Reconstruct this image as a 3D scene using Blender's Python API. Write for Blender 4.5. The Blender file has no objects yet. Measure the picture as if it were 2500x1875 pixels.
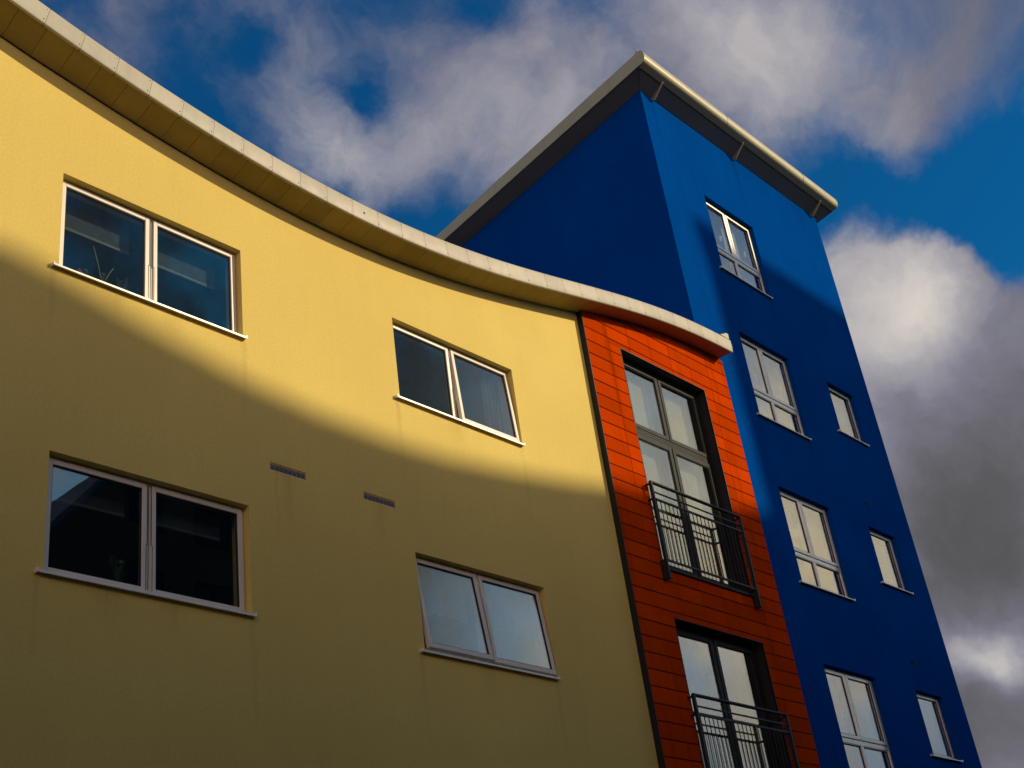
import bpy, bmesh, math, random
from mathutils import Vector, Matrix
random.seed(7)
R = math.radians
sc = bpy.context.scene
col = sc.collection
GROUND = -1.6          # street level below the camera; the whole scene is lifted at the end

# ------------------------------------------------------------------ helpers
class MB:
    """collects faces (with a material slot) and builds one mesh object"""
    def __init__(s): s.v = []; s.f = []; s.m = []
    def face(s, pts, m=0):
        i = len(s.v); s.v += [tuple(p) for p in pts]; s.f.append(tuple(range(i, i+len(pts)))); s.m.append(m)
    def box(s, x0, x1, y0, y1, z0, z1, m=0):
        i = len(s.v)
        s.v += [(x0,y0,z0),(x1,y0,z0),(x1,y1,z0),(x0,y1,z0),(x0,y0,z1),(x1,y0,z1),(x1,y1,z1),(x0,y1,z1)]
        for q in ((0,3,2,1),(4,5,6,7),(0,1,5,4),(1,2,6,5),(2,3,7,6),(3,0,4,7)):
            s.f.append(tuple(i+k for k in q)); s.m.append(m)
    def prism(s, poly, x0, x1, m=0, cap=True):
        """(y,z) outline extruded along x"""
        n = len(poly); i = len(s.v)
        s.v += [(x0,y,z) for y,z in poly] + [(x1,y,z) for y,z in poly]
        for k in range(n):
            s.f.append((i+k, i+(k+1)%n, i+n+(k+1)%n, i+n+k)); s.m.append(m)
        if cap:
            s.f.append(tuple(i+k for k in range(n))[::-1]); s.m.append(m)
            s.f.append(tuple(i+n+k for k in range(n))); s.m.append(m)
    def tube(s, p, q, r, n=8, m=0, r2=None):
        p, q = Vector(p), Vector(q); d = (q-p).normalized()
        a = d.orthogonal().normalized(); b = d.cross(a); i = len(s.v); r2 = r if r2 is None else r2
        for c, rr in ((p, r), (q, r2)):
            for k in range(n):
                t = 2*math.pi*k/n; s.v.append(tuple(c + a*math.cos(t)*rr + b*math.sin(t)*rr))
        for k in range(n):
            s.f.append((i+k, i+(k+1)%n, i+n+(k+1)%n, i+n+k)); s.m.append(m)
        s.f.append(tuple(i+k for k in range(n))[::-1]); s.m.append(m)
        s.f.append(tuple(i+n+k for k in range(n))); s.m.append(m)
    def build(s, name, mats, parent=None, origin=(0,0,0), smooth=False, bevel=0, weld=False):
        o3 = Vector(origin)
        me = bpy.data.meshes.new(name)
        me.from_pydata([tuple(Vector(p)-o3) for p in s.v], [], s.f)
        mats = mats if isinstance(mats, (list, tuple)) else [mats]
        for m in mats: me.materials.append(m)
        for p, k in zip(me.polygons, s.m): p.material_index = k
        bm = bmesh.new(); bm.from_mesh(me)
        if weld: bmesh.ops.remove_doubles(bm, verts=bm.verts, dist=1e-5)
        bmesh.ops.recalc_face_normals(bm, faces=bm.faces)
        bm.to_mesh(me); bm.free()
        if smooth:
            for p in me.polygons: p.use_smooth = True
            try: me.set_sharp_from_angle(angle=R(38))
            except Exception: pass
        o = bpy.data.objects.new(name, me); col.objects.link(o)
        if bevel:
            b = o.modifiers.new('bevel', 'BEVEL'); b.width = bevel; b.segments = 2; b.limit_method = 'ANGLE'
        place(o, parent, o3)
        return o
WLOC = {}
def place(o, parent, w):
    w = Vector(w); WLOC[o] = w
    if parent is not None:
        o.parent = parent; o.location = w - WLOC[parent]
    else: o.location = w
def empty(name, loc):
    o = bpy.data.objects.new(name, None); col.objects.link(o); o.empty_display_size = .3
    place(o, None, loc); return o
def tag(o, label=None, cat=None, group=None, kind=None):
    if label: o['label'] = label
    if cat: o['category'] = cat
    if group: o['group'] = group
    if kind: o['kind'] = kind
    return o
def copy_tree(o, parent, off):
    c = o.copy(); col.objects.link(c)
    WLOC[c] = WLOC[o] + Vector(off)
    c.parent = parent; c.location = WLOC[c] - WLOC[parent] if parent else WLOC[c]
    for ch in list(o.children):
        copy_child(ch, c)
    return c
def copy_child(ch, parent):
    d = ch.copy(); col.objects.link(d); d.parent = parent; WLOC[d] = WLOC[ch]
    for g in list(ch.children): copy_child(g, d)

# ------------------------------------------------------------------ materials
def mat(name): 
    m = bpy.data.materials.new(name); m.use_nodes = True
    nt = m.node_tree; nt.nodes.clear()
    out = nt.nodes.new('ShaderNodeOutputMaterial')
    return m, nt, out
def N(nt, t, **kw):
    n = nt.nodes.new(t)
    for k, v in kw.items():
        if k.startswith('i_'):
            key = k[2:]; key = int(key) if key.isdigit() else key.replace('_', ' ')
            n.inputs[key].default_value = v
        else: setattr(n, k, v)
    return n
def coords(nt, scale=(1,1,1)):
    g = N(nt, 'ShaderNodeNewGeometry'); mp = N(nt, 'ShaderNodeMapping'); mp.inputs['Scale'].default_value = scale
    nt.links.new(g.outputs['Position'], mp.inputs['Vector']); return mp.outputs[0]
def noise(nt, vec, scale, detail=4, rough=.55):
    n = N(nt, 'ShaderNodeTexNoise'); n.inputs['Scale'].default_value = scale
    n.inputs['Detail'].default_value = detail; n.inputs['Roughness'].default_value = rough
    nt.links.new(vec, n.inputs['Vector']); return n.outputs['Fac']
def maprange(nt, v, a, b, c, d):
    n = N(nt, 'ShaderNodeMapRange'); n.inputs[1].default_value = a; n.inputs[2].default_value = b
    n.inputs[3].default_value = c; n.inputs[4].default_value = d; nt.links.new(v, n.inputs[0]); return n.outputs[0]
def mixc(nt, fac, a, b, mode='MIX'):
    n = N(nt, 'ShaderNodeMix', data_type='RGBA', blend_type=mode)
    for sock, v in ((n.inputs[0], fac), (n.inputs[6], a), (n.inputs[7], b)):
        if hasattr(v, 'links'): nt.links.new(v, sock)
        else: sock.default_value = v if not isinstance(v, tuple) else (v + (1,))[:4]
    return n.outputs[2]
def stains(nt, cur, lst, strength, vec):
    """narrow dirt runs below sill ends and grilles: (x, z of the top, half width, length)"""
    g = N(nt, 'ShaderNodeNewGeometry'); sx = N(nt, 'ShaderNodeSeparateXYZ'); nt.links.new(g.outputs['Position'], sx.inputs[0])
    wob = maprange(nt, noise(nt, vec, 2.5, 3), .3, .7, -.02, .02); tot = None
    xw = N(nt, 'ShaderNodeMath', operation='ADD'); nt.links.new(sx.outputs[0], xw.inputs[0]); nt.links.new(wob, xw.inputs[1])
    for x, z, w, ln in lst:
        d = N(nt, 'ShaderNodeMath', operation='COMPARE')
        a = N(nt, 'ShaderNodeMath', operation='SUBTRACT'); nt.links.new(xw.outputs[0], a.inputs[0]); a.inputs[1].default_value = x
        b = N(nt, 'ShaderNodeMath', operation='ABSOLUTE'); nt.links.new(a.outputs[0], b.inputs[0])
        mx = maprange(nt, b.outputs[0], 0, w, 1, 0)
        up = maprange(nt, sx.outputs[2], z-.004, z, 1, 0); dn = maprange(nt, sx.outputs[2], z-ln, z, 0, 1)
        m1 = N(nt, 'ShaderNodeMath', operation='MULTIPLY'); nt.links.new(mx, m1.inputs[0]); nt.links.new(up, m1.inputs[1])
        m2 = N(nt, 'ShaderNodeMath', operation='MULTIPLY'); nt.links.new(m1.outputs[0], m2.inputs[0]); nt.links.new(dn, m2.inputs[1])
        nt.nodes.remove(d)
        if tot is None: tot = m2.outputs[0]
        else:
            s = N(nt, 'ShaderNodeMath', operation='MAXIMUM'); nt.links.new(tot, s.inputs[0]); nt.links.new(m2.outputs[0], s.inputs[1]); tot = s.outputs[0]
    n2 = maprange(nt, noise(nt, coords(nt, (30, 30, 1.5)), 1, 4), .35, .65, .35, 1)
    f = N(nt, 'ShaderNodeMath', operation='MULTIPLY'); nt.links.new(tot, f.inputs[0]); nt.links.new(n2, f.inputs[1])
    k = maprange(nt, f.outputs[0], 0, 1, 1, 1-strength)
    sc_ = N(nt, 'ShaderNodeVectorMath', operation='SCALE'); nt.links.new(cur, sc_.inputs[0]); nt.links.new(k, sc_.inputs['Scale'])
    return sc_.outputs[0]
def surface(name, c, rough=.6, var=.12, vscale=1.2, fine=None, bump=0, bscale=120, spec=.5, metallic=0, streak=0, coat=0, c2=None, island=0, runs=None):
    m, nt, out = mat(name)
    p = N(nt, 'ShaderNodeBsdfPrincipled'); nt.links.new(p.outputs[0], out.inputs[0])
    p.inputs['Roughness'].default_value = rough; p.inputs['Specular IOR Level'].default_value = spec
    p.inputs['Metallic'].default_value = metallic; p.inputs['Coat Weight'].default_value = coat
    vec = coords(nt)
    f = maprange(nt, noise(nt, vec, vscale, 6, .6), .3, .7, 1-var, 1+var)
    base = N(nt, 'ShaderNodeVectorMath', operation='SCALE'); base.inputs[0].default_value = c
    nt.links.new(f, base.inputs['Scale']); cur = base.outputs[0]
    if c2:
        cur = mixc(nt, maprange(nt, noise(nt, vec, vscale*.37, 5, .6), .42, .66, 0, 1), cur, c2)
    if fine:
        ff = maprange(nt, noise(nt, vec, fine[0], 3, .6), .3, .7, 1-fine[1], 1+fine[1])
        s2 = N(nt, 'ShaderNodeVectorMath', operation='SCALE'); nt.links.new(cur, s2.inputs[0]); nt.links.new(ff, s2.inputs['Scale']); cur = s2.outputs[0]
    if streak:
        v2 = coords(nt, (5, 5, .35))
        ff = maprange(nt, noise(nt, v2, 1.3, 5, .6), .5, .78, 1, 1-streak)
        s3 = N(nt, 'ShaderNodeVectorMath', operation='SCALE'); nt.links.new(cur, s3.inputs[0]); nt.links.new(ff, s3.inputs['Scale']); cur = s3.outputs[0]
    if island:
        g = N(nt, 'ShaderNodeNewGeometry')
        ff = maprange(nt, g.outputs['Random Per Island'], 0, 1, 1-island, 1+island)
        s4 = N(nt, 'ShaderNodeVectorMath', operation='SCALE'); nt.links.new(cur, s4.inputs[0]); nt.links.new(ff, s4.inputs['Scale']); cur = s4.outputs[0]
    if runs: cur = stains(nt, cur, runs[0], runs[1], vec)
    nt.links.new(cur, p.inputs['Base Color'])
    nt.links.new(maprange(nt, noise(nt, vec, vscale*3, 5, .6), .3, .7, rough*.88, min(1, rough*1.12)), p.inputs['Roughness'])
    if bump:
        b = N(nt, 'ShaderNodeBump'); b.inputs['Strength'].default_value = bump; b.inputs['Distance'].default_value = .01
        nt.links.new(noise(nt, vec, bscale, 4, .65), b.inputs['Height']); nt.links.new(b.outputs[0], p.inputs['Normal'])
    return m
def glass(name):
    m, nt, out = mat(name)
    lw = N(nt, 'ShaderNodeLayerWeight'); lw.inputs['Blend'].default_value = .5
    sq = N(nt, 'ShaderNodeMath', operation='POWER'); nt.links.new(lw.outputs['Facing'], sq.inputs[0]); sq.inputs[1].default_value = 2.0
    fac = N(nt, 'ShaderNodeMath', operation='MULTIPLY_ADD'); nt.links.new(sq.outputs[0], fac.inputs[0]); fac.inputs[1].default_value = .52; fac.inputs[2].default_value = .105
    tr = N(nt, 'ShaderNodeBsdfTransparent'); tr.inputs[0].default_value = (.86,.9,.88,1)
    gl = N(nt, 'ShaderNodeBsdfGlossy'); gl.inputs['Roughness'].default_value = 0.0; gl.inputs[0].default_value = (.97,.99,1,1)
    b = N(nt, 'ShaderNodeBump'); b.inputs['Strength'].default_value = .016; b.inputs['Distance'].default_value = .02
    vec = coords(nt); nt.links.new(noise(nt, vec, 2.2, 1, .4), b.inputs['Height']); nt.links.new(b.outputs[0], gl.inputs['Normal'])
    mx = N(nt, 'ShaderNodeMixShader'); nt.links.new(fac.outputs[0], mx.inputs[0]); nt.links.new(tr.outputs[0], mx.inputs[1]); nt.links.new(gl.outputs[0], mx.inputs[2])
    nt.links.new(mx.outputs[0], out.inputs[0]); return m

YR = []
for zt in (8.43, 5.63):
    for x in (4.69, 6.69, 8.69, 10.69): YR.append((x, zt, .05, .75+.3*(x > 6)))
    for x in (5.3, 5.9, 9.6): YR.append((x, zt, .16, .35))
YR += [(7.16, 7.12, .10, .5), (8.31, 7.11, .12, .6), (7.02, 7.12, .03, .8)]
BR = [(x, zt, .05, 1.0) for zt in (13.5, 10.71, 7.91) for x in (16.66, 18.22)] + [(x, zt, .05, .8) for zt in (10.25, 7.45, 4.65) for x in (19.44, 20.46)] + [(19.75, 9.88, .06, .9), (19.75, 7.1, .06, .9), (15.7, 16.6, .05, 1.2), (18.22, 16.6, .06, 1.4), (21.03, 16.6, .05, 1.0)]
M = dict(
 yellow = surface('yellow_render', (.80,.625,.18), .95, .08, .35, (38,.05), .45, 130, .0, streak=.03, c2=(.735,.555,.15), runs=(YR,.17)),
 blue = surface('blue_render', (.0006,.070,.33), .95, .16, .6, (38,.07), .4, 130, .0, streak=.12, c2=(.0005,.057,.28), runs=(BR,.28)),
 orange = surface('orange_cladding', (.52,.050,.0006), .6, .12, .9, (60,.04), .05, 300, .0, island=.16, streak=.28),
 joint = surface('cladding_joint', (.05,.008,.004), .9, .1),
 cream = surface('cream_coated_metal', (.49,.455,.335), .5, .07, 1.5, (30,.03), .02, 40, .3, streak=.14, island=.06),
 grey_metal = surface('grey_coated_metal', (.52,.475,.27), .36, .06, 1.2, None, .015, 30, .4, streak=.08),
 soffit = surface('soffit_board', (.36,.275,.085), .6, .10, 2.0, (25,.04), .03, 60, .2, island=.08, c2=(.29,.22,.065)),
 soffit_dark = surface('grey_soffit', (.15,.155,.155), .6, .08, 1.2, spec=.3),
 gap = surface('dark_gap', (.012,.011,.010), .9, .05),
 screw = surface('screw_head', (.06,.05,.04), .5, .1),
 white = surface('white_frame', (.74,.68,.55), .38, .04, 3, None, 0, 50, .5, streak=.08),
 grey_frame = surface('pale_grey_frame', (.80,.75,.64), .36, .04, 3, None, 0, 50, .6, metallic=.45),
 seal = surface('black_seal', (.012,.012,.012), .7, .05),
 charcoal = surface('charcoal_frame', (.019,.019,.016), .5, .06, 3, None, 0, 50, .12),
 rail = surface('charcoal_railing', (.020,.020,.020), .5, .15, 5, (60,.12), .03, 200, .3),
 reveal_black = surface('black_reveal', (.012,.012,.011), .7, .05),
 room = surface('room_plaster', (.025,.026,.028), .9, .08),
 blind = surface('roller_blind', (.05,.06,.06), .9, .06, 4),
 blind_pale = surface('pale_bottom_rail', (.11,.115,.11), .6, .05, 4),
 curtain = surface('pale_blind', (.30,.26,.17), .9, .05, 3),
 pale_drape = surface('pale_drape', (.60,.54,.48), .9, .08, 3),
 lace = surface('net_curtain', (.17,.175,.185), .95, .08, 6, (90,.15)),
 handle = surface('white_handle', (.85,.85,.82), .3, .02),
 leaf = surface('leaf_green', (.035,.085,.03), .5, .25, 20),
 stem = surface('pale_stem', (.32,.36,.22), .6, .15, 20),
 red = surface('red_petal', (.62,.012,.016), .6, .15, 20),
 petal = surface('white_petal', (.85,.85,.8), .6, .05, 20),
 pot = surface('brown_pot', (.16,.10,.07), .6, .1, 8),
 vent_grey = surface('vent_plastic', (.30,.29,.28), .5, .05),
 dark_vent = surface('dark_vent', (.01,.014,.013), .7, .05),
 asphalt = surface('asphalt', (.040,.040,.042), .9, .2, .6, (60,.25), .4, 180, .3, c2=(.032,.032,.034)),
 paving = surface('paving', (.085,.08,.072), .85, .12, .8, (40,.1), .2, 90, .3),
 brick = surface('brown_brick', (.095,.06,.042), .9, .15, .8, (25,.15), .2, 60, .2, streak=.15),
 trim = surface('dark_trim', (.024,.023,.019), .6, .06, spec=.2),
 sill = surface('pale_sill', (.88,.82,.68), .4, .05, 3, streak=.1, metallic=.25),
 bracket = surface('grey_bracket', (.22,.20,.17), .5, .06),
 dark_roof = surface('dark_roofing', (.10,.10,.105), .7, .1),
)
M['glass'] = glass('coated_glass')
# exposure and light levels
SUN = 3.65; SKY_TINT = (.034,.55,.86); CLOUD = .96; EXPO = 0.0; COVBASE = .07; BRIBASE = .74; HDRA = .47
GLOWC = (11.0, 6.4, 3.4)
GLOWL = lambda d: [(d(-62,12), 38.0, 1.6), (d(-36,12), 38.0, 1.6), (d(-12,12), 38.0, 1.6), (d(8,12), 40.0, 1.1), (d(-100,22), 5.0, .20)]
# ------------------------------------------------------------------ geometry data (metres, x along the street front, y into the building)
PC = (5.2828e-06, 1.6786e-05, -5.58599e-04, -3.605094e-03, .030485316, .151647062, 8.880101079)
def zB(x):
    """underside of the wavy eaves"""
    def p(t):
        r = 0
        for c in PC: r = r*t + c
        return r
    if x < 4.3:
        s = (p(4.5-10)-p(4.3-10))/.2
        return p(4.3-10) + s*(x-4.3) + .012*(x-4.3)**2
    return p(x-10)
PS = (-1.70546e-06, 1.182775e-06, -2.916490e-04, -3.003690e-03, .028719739, .159028541, 8.848329930)
def zS(x):
    """height of the soffit where it meets the wall"""
    t = min(max(x, 4.3), 15.5)-10; r = 0
    for c in PS: r = r*t + c
    return min(r + (zB(x)-zB(4.3) if x < 4.3 else 0), zB(x)+.010)
def slope(x): return (zB(x+.02)-zB(x-.02))/.04

def wall_sheet(mb, x0, x1, zbot, ztop, holes, y=0, step=.3, depth=.25):
    xs = {round(x0,4), round(x1,4)}
    k = x0
    while k < x1: xs.add(round(k,4)); k += step
    for h in holes: xs.add(round(h[0],4)); xs.add(round(h[1],4))
    xs = sorted(v for v in xs if x0-1e-6 <= v <= x1+1e-6)
    for a, b in zip(xs, xs[1:]):
        cur = zbot
        for h in sorted((h for h in holes if h[0] < b-1e-5 and h[1] > a+1e-5), key=lambda h: h[2]):
            if h[2] > cur: mb.face([(a,y,cur),(b,y,cur),(b,y,h[2]),(a,y,h[2])])
            cur = h[3]
        mb.face([(a,y,cur),(b,y,cur),(b,y,ztop(b)),(a,y,ztop(a))])
    for hx0, hx1, hz0, hz1 in holes:
        e = y+depth
        mb.face([(hx0,y,hz0),(hx0,y,hz1),(hx0,e,hz1),(hx0,e,hz0)])
        mb.face([(hx1,y,hz0),(hx1,e,hz0),(hx1,e,hz1),(hx1,y,hz1)])
        mb.face([(hx0,y,hz1),(hx1,y,hz1),(hx1,e,hz1),(hx0,e,hz1)])
        mb.face([(hx0,y,hz0),(hx0,e,hz0),(hx1,e,hz0),(hx1,y,hz0)])

def ring(mb, x0, x1, z0, z1, y0, y1, l, r, b, t, m=0):
    """rectangular border of four butted bars"""
    mb.box(x0, x0+l, y0, y1, z0, z1, m); mb.box(x1-r, x1, y0, y1, z0, z1, m)
    if b: mb.box(x0+l, x1-r, y0, y1, z0, z0+b, m)
    if t: mb.box(x0+l, x1-r, y0, y1, z1-t, z1, m)

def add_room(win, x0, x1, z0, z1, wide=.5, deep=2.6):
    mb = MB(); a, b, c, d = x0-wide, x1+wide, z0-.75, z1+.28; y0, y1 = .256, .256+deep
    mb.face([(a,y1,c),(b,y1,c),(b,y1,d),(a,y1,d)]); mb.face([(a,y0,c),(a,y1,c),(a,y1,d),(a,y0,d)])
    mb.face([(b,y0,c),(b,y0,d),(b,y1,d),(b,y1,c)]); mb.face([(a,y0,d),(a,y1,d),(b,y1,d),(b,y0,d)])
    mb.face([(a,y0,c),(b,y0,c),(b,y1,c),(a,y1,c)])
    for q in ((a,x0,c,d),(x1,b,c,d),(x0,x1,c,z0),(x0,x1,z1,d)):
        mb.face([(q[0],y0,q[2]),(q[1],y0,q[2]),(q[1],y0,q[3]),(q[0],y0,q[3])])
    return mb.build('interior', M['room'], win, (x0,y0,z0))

def add_sash(win, x0, x1, z0, z1, yf, w, m, tilt=0, dep=.05, wb=None, pane_only=False, gasket=True):
    """opening light: border and glass, both hung from the top edge"""
    o3 = ((x0+x1)/2, yf, z1); wb = wb or w
    out = []
    if not pane_only:
        mb = MB(); ring(mb, x0, x1, z0, z1, yf, yf+dep, w, w, wb, w)
        out.append(mb.build('sash', m, win, o3, bevel=.004))
    mb = MB(); g = .012
    ax0, ax1, az0, az1 = x0+w, x1-w, z0+wb, z1-w
    if gasket: ring(mb, ax0, ax1, az0, az1, yf+.012, yf+.03, .009, .009, .009, .009, 1)
    mb.box(ax0+.001, ax1-.001, yf+.020, yf+.026, az0+.001, az1-.001, 0)
    p = mb.build('pane', [M['glass'], M['seal']], win, o3); out.append(p)
    j = random.uniform(-.25,.25), random.uniform(-.25,.25)
    for o in out: o.rotation_euler = (-R(tilt), 0, 0)
    p.rotation_euler = (-R(tilt)+R(j[0])*.6, 0, R(j[1])*.6)
    return out

def add_sill(win, x0, x1, z, proj, th, m, yb=.08, name='sill'):
    mb = MB(); mb.prism([(-proj, z-.004-th), (-proj, z-.004), (yb, z+.012), (yb, z-.004), (-proj+.012, z-.010), (-proj+.012, z-.004-th)], x0, x1)
    mb.box(x0-.002, x0+.010, -proj-.002, .0, z-.004-th, z+.012); mb.box(x1-.010, x1+.002, -proj-.002, .0, z-.004-th, z+.012)
    return mb.build(name, m, win, ((x0+x1)/2, 0, z), bevel=.002)

# ------------------------------------------------------------------ yellow block with wavy roof
yb = empty('apartment_building', (8.5, 3, GROUND))
tag(yb, 'yellow rendered apartment block with a wavy cream roof edge and an orange clad bay', 'building')
S = 2.8
ZA, ZAS = 7.893, 6.862
WIN = [(4.744,6.688,0,'A'), (4.744,6.688,1,'B'), (8.742,10.705,0,'C'), (8.742,10.705,1,'D')]
holes = [(a,b,ZAS-k*S,ZA-k*S) for a,b,k,_ in WIN] + [(a,b,ZAS-2*S,ZA-2*S) for a,b,k,_ in WIN if k == 0]
VENTS = [(6.949,7.371,5.527,5.603),(8.100,8.522,5.518,5.594)]
holes += VENTS
X0W, X1W = .6, 12.262
mb = MB(); wall_sheet(mb, X0W, X1W, GROUND, lambda x: zB(x)+.10, holes)
mb.face([(X0W,0,GROUND),(X0W,8,GROUND),(X0W,8,zB(X0W)),(X0W,0,zB(X0W)+.1)])
mb.face([(X0W,8,GROUND),(15.36,8,GROUND),(15.36,8,8.6),(X0W,8,8.6)])
mb.build('wall', M['yellow'], yb, (8.5,0,GROUND))

# roof: deck, then fascia, soffit, end cap
def eave_pts(x, prof):
    s = slope(x); L = math.hypot(1, s); nx, nz = -s/L, 1/L
    return [(x + nx*h, y, zB(x) + nz*h) for y, h in prof]
FP = [(-.300,.016),(-.318,.000),(-.331,.001),(-.340,.008),(-.344,.020),(-.3465,.10),(-.347,.200),(-.343,.220),(-.333,.233),(-.312,.241),(-.270,.243)]
XE = 15.714
xs = [1.0+.1*i for i in range(0,147)] + [XE-.012]
mb = MB()
for a, b in zip(xs, xs[1:]):
    A, B = eave_pts(a, [(-.29,.205),(-.29,.235)]), eave_pts(b, [(-.29,.205),(-.29,.235)])
    yb_ = 8.2 if b < 15.36 else -.01
    for i, (p, q) in enumerate(zip(A, B)):
        mb.face([p, q, (q[0],yb_,q[2]-.25*(yb_>0)), (p[0],yb_,p[2]-.25*(yb_>0))])
    mb.face([A[0],B[0],B[1],A[1]])
roof = mb.build('roof', M['dark_roof'], yb, (8.5,0,9), weld=True)
seams = [4.292+.3665*k for k in range(-9,31)] + [XE]
mb = MB(); scr = []
for k, (a, b) in enumerate(zip(seams, seams[1:])):
    a2, b2 = a+.0015, b-(.0015 if b < XE else 0)
    sub = [a2+(b2-a2)*t/4 for t in range(5)]
    rows = [eave_pts(x, FP) for x in sub]
    i0 = len(mb.v)
    for r_ in rows: mb.v += r_
    n = len(FP)
    for u in range(4):
        for w_ in range(n-1):
            mb.f.append((i0+u*n+w_, i0+(u+1)*n+w_, i0+(u+1)*n+w_+1, i0+u*n+w_+1)); mb.m.append(0)
    # dark strip behind the joint
    if k:
        P0 = [(x,y+.006,z) for x,y,z in eave_pts(a-.012, FP[:10])]; P1 = [(x,y+.006,z) for x,y,z in eave_pts(a+.012, FP[:10])]
        for w_ in range(9): mb.face([P0[w_],P1[w_],P1[w_+1],P0[w_+1]], 1)
    for xx, hs in ((b-.022, (.05,.19)),):
        for h in hs:
            if b < XE: scr.append(eave_pts(xx + (0 if b < 8 else .03), [(-.3465,h)])[0])
for x, y, z in scr + [eave_pts(7.78, [(-.347,.20)])[0]]:
    mb.box(x-.0038, x+.0038, y-.003, y+.003, z-.0038, z+.0038, 2)
x, y, z = 8.118, -.347, 8.826
hole = [(x+.013*math.cos(t*math.pi/5), y-.002, z+.013*math.sin(t*math.pi/5)) for t in range(10)]
mb.face(hole, 1)
mb.build('fascia', [M['cream'], M['gap'], M['screw']], roof, (8.5,-.33,9), smooth=True)
mb = MB()
k = -10
while 4.063+.2805*k < XE-.02:
    a = 4.063+.2805*k; b = a+.2805
    long_ = a > 12.2
    if long_: b = min(a+.2805, XE-.014)
    g = .0022 if not long_ else 0.0
    nseg = 3
    for t in range(nseg):
        u, v = a+g+(b-a-2*g)*t/nseg, a+g+(b-a-2*g)*(t+1)/nseg
        P = [(u,-.306,zB(u)+.008),(v,-.306,zB(v)+.008),(v,-.022,zS(v)+.002),(u,-.022,zS(u)+.002)]
        Q = [(p[0],p[1],p[2]+.012) for p in P]
        if t == 0: i0 = len(mb.v); 
        mb.face(P); mb.face(Q)
        mb.face([P[3],P[2],Q[2],Q[3]])
        if t == 0: mb.face([P[0],P[3],Q[3],Q[0]])
        if t == nseg-1: mb.face([P[1],P[2],Q[2],Q[1]])
    k += 1
for a, b in zip(xs, xs[1:]):
    mb.face([(a,-.298,zB(a)+.024),(b,-.298,zB(b)+.024),(b,-.012,zS(b)+.020),(a,-.012,zS(a)+.020)], 1)
    mb.face([(a,-.012,zS(a)+.020),(b,-.012,zS(b)+.020),(b,-.012,zB(b)+.20),(a,-.012,zB(a)+.20)], 1)
mb.build('soffit', [M['soffit'], M['gap']], roof, (8.5,-.16,9), weld=True)
mb = MB()
mb.prism([(-.318,9.799),(-.346,9.832),(-.352,9.870),(-.348,9.909),(-.336,9.955),(-.322,9.995),(-.303,10.040),(-.296,10.062),(-.314,10.075),(-.326,10.107),(-.207,10.168),(-.10,10.10),(-.012,10.05),(-.012,9.812)], XE-.012, XE+.002)
for y in (-.332,-.300): mb.face([(15.48,y,10.005),(XE+.001,y,10.005),(XE+.001,y,10.103),(15.66,y,10.098)])
mb.face([(15.48,-.332,10.005),(15.66,-.332,10.098),(15.66,-.300,10.098),(15.48,-.300,10.005)]); mb.face([(15.66,-.332,10.098),(XE+.001,-.332,10.103),(XE+.001,-.300,10.103),(15.66,-.300,10.098)])
mb.build('end_cap', M['cream'], roof, (XE,-.2,9.9))

# windows of the yellow wall
def yellow_window(x0, x1, k, kind):
    z1, z0 = ZA-k*S, ZAS-k*S; yf = .074
    mx = {'A':5.709,'B':5.709}.get(kind, 9.702)
    mb = MB()
    ring(mb, x0+.002, x1-.002, z0, z1-.002, yf+.012, yf+.08, .030, .030, .075, .026)
    mb.box(mx-.024, mx+.024, yf+.010, yf+.078, z0+.075, z1-.028)
    mb.box(mx-.0025, mx+.0025, yf+.006, yf+.0105, z0+.075, z1-.028, 1)
    w = mb.build('window', [M['white'], M['seal']], yb, (x0,0,z0), bevel=.003)
    tl, tr = {'C':(0,3.4), 'D':(6.6,5.0)}.get(kind, (0,0))
    dep = .05
    add_sash(w, x0+.030, mx-.020, z0+.030, z1-.024, yf-.004, .046, M['white'], tl, dep, .052)
    add_sash(w, mx+.020, x1-.024, z0+.030, z1-.024, yf-.004, .046, M['white'], tr, dep, .052)
    # slim seal lines and friction-stay steps beside the mullion
    mb = MB()
    for sgn in (-1,1):
        xx = mx+sgn*.0195
        zm = z0+.46
        if (sgn < 0 and tl == 0) or (sgn > 0 and tr == 0):
            mb.box(xx-.0022, xx+.0022, yf-.006, yf-.001, zm, z1-.03)
            mb.box(xx-.0022+sgn*.010, xx+.0022+sgn*.010, yf-.006, yf-.001, z0+.06, zm)
            mb.box(min(xx,xx+sgn*.010)-.0022, max(xx,xx+sgn*.010)+.0022, yf-.006, yf-.001, zm-.004, zm)
    if mb.v: mb.build('seal', M['seal'], w, (mx,yf,z0))
    # stay arms on an open sash
    if tr or tl:
        for (a, b, t) in ((x0+.034, mx-.024, tl), (mx+.024, x1-.028, tr)):
            if not t: continue
            L = (z1-z0)*.62
            for xx in (a+.004, b-.004):
                mb = MB(); mb.tube((xx, yf+.03, z0+.30), (xx, yf+.012-math.sin(R(t))*L*.72, z0+.46), .006, 6)
                mb.build('stay', M['grey_frame'], w, (xx,yf,z0+.3))
    add_sill(w, x0-.072, x1+.012 if kind in 'AB' else x1-.012, z0-.002, .045, .020, M['sill'])
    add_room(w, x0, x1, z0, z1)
    return w
wins = {}
for a, b, k, kind in WIN: wins[kind] = yellow_window(a, b, k, kind)
for kind in 'AC': copy_tree(wins['B' if kind == 'A' else 'D'], yb, (0,0,-S))
# roller blinds behind A and B
for kind, zb, zt in (('A',7.545,7.88),('B',4.85,5.08)):
    for xa, xb_ in ((4.80,5.60),(5.80,6.57)):
        mb = MB(); mb.box(xa, xb_, .272, .277, zb, zt); mb.box(xa, xb_, .266, .284, zb-.030, zb, 1)
        mb.build('blind', [M['blind'], M['blind_pale']], wins[kind], (xa,.27,zb), bevel=.002)
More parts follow.
